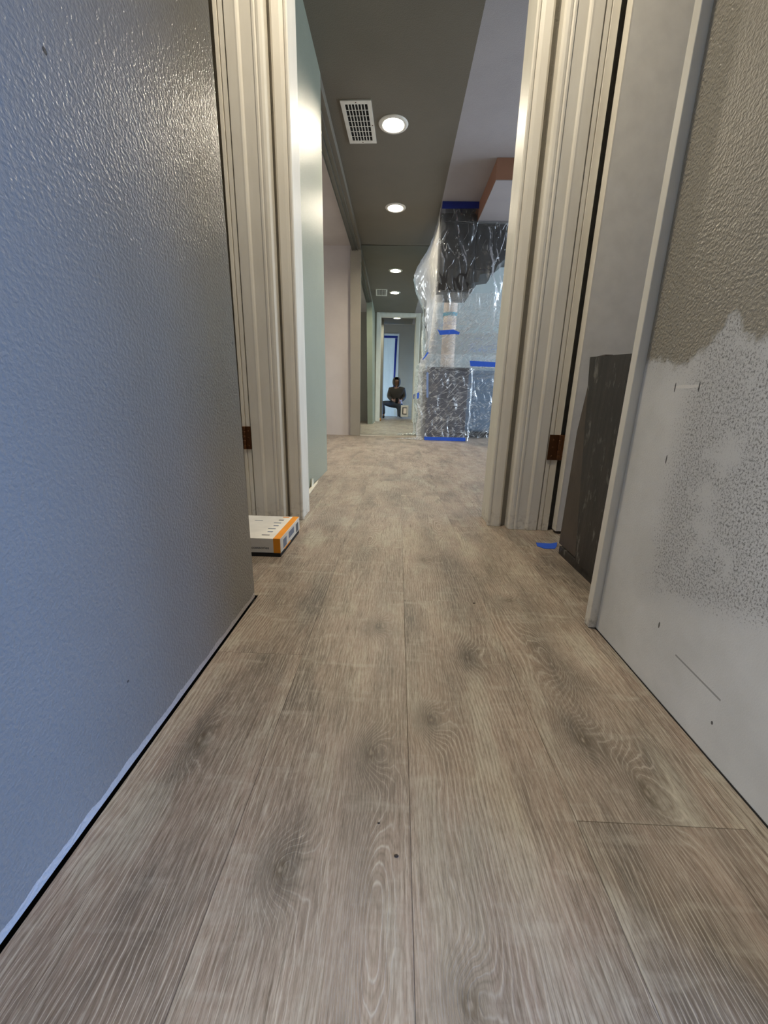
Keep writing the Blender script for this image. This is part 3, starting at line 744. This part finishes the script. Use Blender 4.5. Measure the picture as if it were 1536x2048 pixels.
# ------------------------------------------------------------------ floor debris
M_chip = simple('dark_grit', S(60, 50, 42), .8); M_pap = simple('pale_paper', S(214, 208, 190), .7)
for i, (x, y, s_) in enumerate([(.213, .945, .003), (.014, .336, .0022), (-.008, .372, .0014)]):
    bm = B(); bmesh.ops.create_icosphere(bm, subdivisions=1, radius=s_, matrix=Matrix.Translation((x, y, s_*.4)) @ Matrix.Diagonal((1.4, .8, .45, 1)))
    tag(obj('grit', bm, M_chip), ['dark grit crumb right of the centre seam near the boards', 'dark grit crumb beside the centre seam in the foreground', 'smaller dark crumb left of the centre seam in the foreground'][i], 'debris', 'crumbs on the floor')
bm = B()
prism(bm, [(-.497, 2.10, ), (-.49, 2.08), (-.47, 2.12), (-.485, 2.40), (-.497, 2.5)], 'z', .001, .004)
prism(bm, [(2.28, .002), (2.34, .002), (2.33, .045), (2.31, .05)], 'x', -.497, -.493)
tag(obj('paper_scrap', bm, M_pap), 'pale torn paper scraps at the foot of the green-grey wall', 'paper')
# dark strip put in as the shaded gap at the right wall's foot
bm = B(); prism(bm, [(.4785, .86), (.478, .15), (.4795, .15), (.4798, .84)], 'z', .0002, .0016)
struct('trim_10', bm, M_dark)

# ------------------------------------------------------------------ person (seen in the mirror)
def skin(name, pts, edges, mat, parent=None, root=0, sub=2):
    me = bpy.data.meshes.new(name); me.from_pydata([p[:3] for p in pts], edges, [])
    me.materials.append(mat); o = bpy.data.objects.new(name, me); COL.objects.link(o)
    m = o.modifiers.new('skin', 'SKIN'); m.use_smooth_shade = True
    for i, p in enumerate(pts):
        v = me.skin_vertices[0].data[i]; r = p[3] if isinstance(p[3], tuple) else (p[3], p[3]); v.radius = r; v.use_root = (i == root)
    s_ = o.modifiers.new('sub', 'SUBSURF'); s_.levels = sub; s_.render_levels = sub
    if parent: o.parent = parent
    return o
M_skin = simple('skin', S(150, 110, 90), .5); M_jk = simple('dark_brown_hoodie', S(62, 56, 50), .85, bump=.001, bsc=80)
M_tr = simple('dark_grey_trousers', S(66, 70, 78), .85, bump=.001); M_shoe = simple('dark_shoe', S(36, 36, 40), .6); M_ph = simple('phone_glass', S(18, 18, 22), .15)
person = thing('person', 'person in dark hooded jacket kneeling with a phone, seen in the hall mirror', 'person', (.055, -.4, 0))
person.scale = (1.08, 1, 1)
# all in coordinates relative to (0,-.4,0); camera is at (0,.4,.505)
hip = (-.02, -.02, .40)
body = [(*hip, (.13, .10)), (-.02, .0, .58, (.125, .09)), (-.02, .03, .76, (.125, .09)), (-.02, .05, .88, .055), (-.03, .07, .94, .05), (-.035, .09, 1.03, (.072, .09)), (-.035, .09, 1.09, (.06, .075)),
        (-.19, .03, .82, .05), (-.22, .06, .60, .038), (-.11, .27, .50, .028), (-.085, .31, .50, (.03, .014)),
        (.15, .03, .82, .05), (.18, .06, .60, .038), (.09, .27, .50, .028), (.065, .31, .50, (.03, .014)),
        (-.12, .0, .38, .085), (-.40, .17, .43, .06), (-.38, .12, .22, .05), (-.37, .11, .08, .034), (-.37, .20, .035, .035),
        (.08, .0, .37, .085), (.10, .15, .09, .05), (.11, -.08, .075, .048), (.12, -.25, .06, .035), (.12, -.33, .03, .028)]
edg = [(0, 1), (1, 2), (2, 3), (3, 4), (4, 5), (5, 6), (2, 7), (7, 8), (8, 9), (9, 10), (2, 11), (11, 12), (12, 13), (13, 14), (0, 15), (15, 16), (16, 17), (17, 18), (18, 19), (0, 20), (20, 21), (21, 22), (22, 23), (23, 24)]
def add_hand(palm, sg):
    x, y, z = body[palm][:3]
    for f_ in range(4):
        zz = z+.024-f_*.016; ln = (.030, .034, .032, .026)[f_]; b0 = len(body)
        body.append((x+sg*.006, y+.014, zz, .009)); body.append((x+sg*(.018), y+.014+ln*.55, zz, .008)); body.append((x+sg*(.036), y+.014+ln*.75, zz, .007))
        edg.extend([(palm, b0), (b0, b0+1), (b0+1, b0+2)])
    b0 = len(body)
    body.append((x+sg*.004, y-.012, z+.026, .010)); body.append((x+sg*.022, y+.008, z+.044, .0085)); body.append((x+sg*.038, y+.012, z+.05, .0075))
    edg.extend([(palm, b0), (b0, b0+1), (b0+1, b0+2)])
add_hand(10, 1); add_hand(14, -1)
bo = skin('body', body, edg, M_skin, person)
# face
for nm, parts, mt in (('nose', [((-.035, .187, 1.035), (.011, .016, .02))], M_skin), ('mouth', [((-.035, .176, 1.0), (.024, .006, .006))], simple('lips', S(130, 80, 70), .5))):
    for c_, sz in parts:
        bm = B(); bmesh.ops.create_uvsphere(bm, u_segments=16, v_segments=10, radius=1, matrix=Matrix.Translation(c_) @ Matrix.Diagonal((*sz, 1))); obj(nm, bm, mt, person, True)
for sx in (-.03, .03):
    bm = B(); bmesh.ops.create_uvsphere(bm, u_segments=16, v_segments=10, radius=.010, matrix=Matrix.Translation((-.035+sx, .162, 1.06))); obj('eye', bm, simple('eye_white', S(210, 204, 196), .3), person, True)
    bm = B(); bmesh.ops.create_uvsphere(bm, u_segments=12, v_segments=8, radius=.007, matrix=Matrix.Translation((-.035+sx, .1665, 1.06))); obj('iris', bm, simple('iris', S(50, 36, 28), .2), person, True)
    bm = B(); bmesh.ops.create_uvsphere(bm, u_segments=12, v_segments=8, radius=1, matrix=Matrix.Translation((-.035+sx*2.6, .09, 1.04)) @ Matrix.Diagonal((.008, .016, .028, 1))); obj('ear', bm, M_skin, person, True)
jk = [(-.02, -.02, .40, (.17, .13)), (-.02, .0, .58, (.165, .12)), (-.02, .03, .76, (.17, .125)), (-.02, .05, .895, (.09, .08)),
      (-.20, .03, .81, .075), (-.235, .055, .60, .058), (-.135, .235, .505, .042), (.16, .03, .81, .075), (.195, .055, .60, .058), (.115, .235, .505, .042)]
skin('jacket', jk, [(0, 1), (1, 2), (2, 3), (2, 4), (4, 5), (5, 6), (2, 7), (7, 8), (8, 9)], M_jk, person)
tr_ = [(-.02, -.03, .40, (.14, .12)), (-.13, .0, .385, .105), (-.41, .17, .435, .08), (-.385, .12, .22, .067), (-.372, .10, .10, .055), (.09, .0, .37, .105), (.10, .17, .095, .085), (.11, -.08, .08, .066), (.12, -.22, .065, .05), (-.02, -.01, .52, (.13, .10))]
skin('trousers', tr_, [(0, 1), (1, 2), (2, 3), (3, 4), (0, 5), (5, 6), (6, 7), (7, 8), (0, 9)], M_tr, person)
skin('shoe', [(-.37, .07, .045, .045), (-.37, .17, .04, .045), (-.37, .25, .03, .03)], [(0, 1), (1, 2)], M_shoe, person)
skin('shoe', [(.12, -.24, .05, .045), (.12, -.33, .05, .045), (.12, -.37, .03, .03)], [(0, 1), (1, 2)], M_shoe, person)
# hood: a shell open towards the face
bm = B(); seg, rg = 24, 14; rows = []
for j in range(rg+1):
    t = math.pi*j/rg; row = []
    for i in range(seg+1):
        a = math.radians(-235+290*i/seg)
        r = .112*math.sin(t)**.6 if 0 < t < math.pi else .02
        row.append(bm.verts.new((-.035+r*math.cos(a)*.98, .085-.0+r*math.sin(a)*1.12, 1.02+.135*math.cos(t)-.02*math.sin(a)*0)))
    rows.append(row)
for a, b_ in zip(rows, rows[1:]):
    for i in range(seg): bm.faces.new((a[i], a[i+1], b_[i+1], b_[i]))
hd = obj('hood', bm, M_jk, person, True)
# rotate opening towards +y (the opening gap is centred on angle +90)
sm = hd.modifiers.new('thick', 'SOLIDIFY'); sm.thickness = .012
ph = thing('phone', 'dark phone held in both hands by the kneeling person in the mirror', 'phone', (.035, -.05, .50))
obj('phone_body', BX(-.038, .038, -.004, .004, -.075, .075, bev=.003), M_ph, ph)
obj('camera_bump', BX(.0, .03, .004, .006, .03, .065, bev=.0008), M_ph, ph)
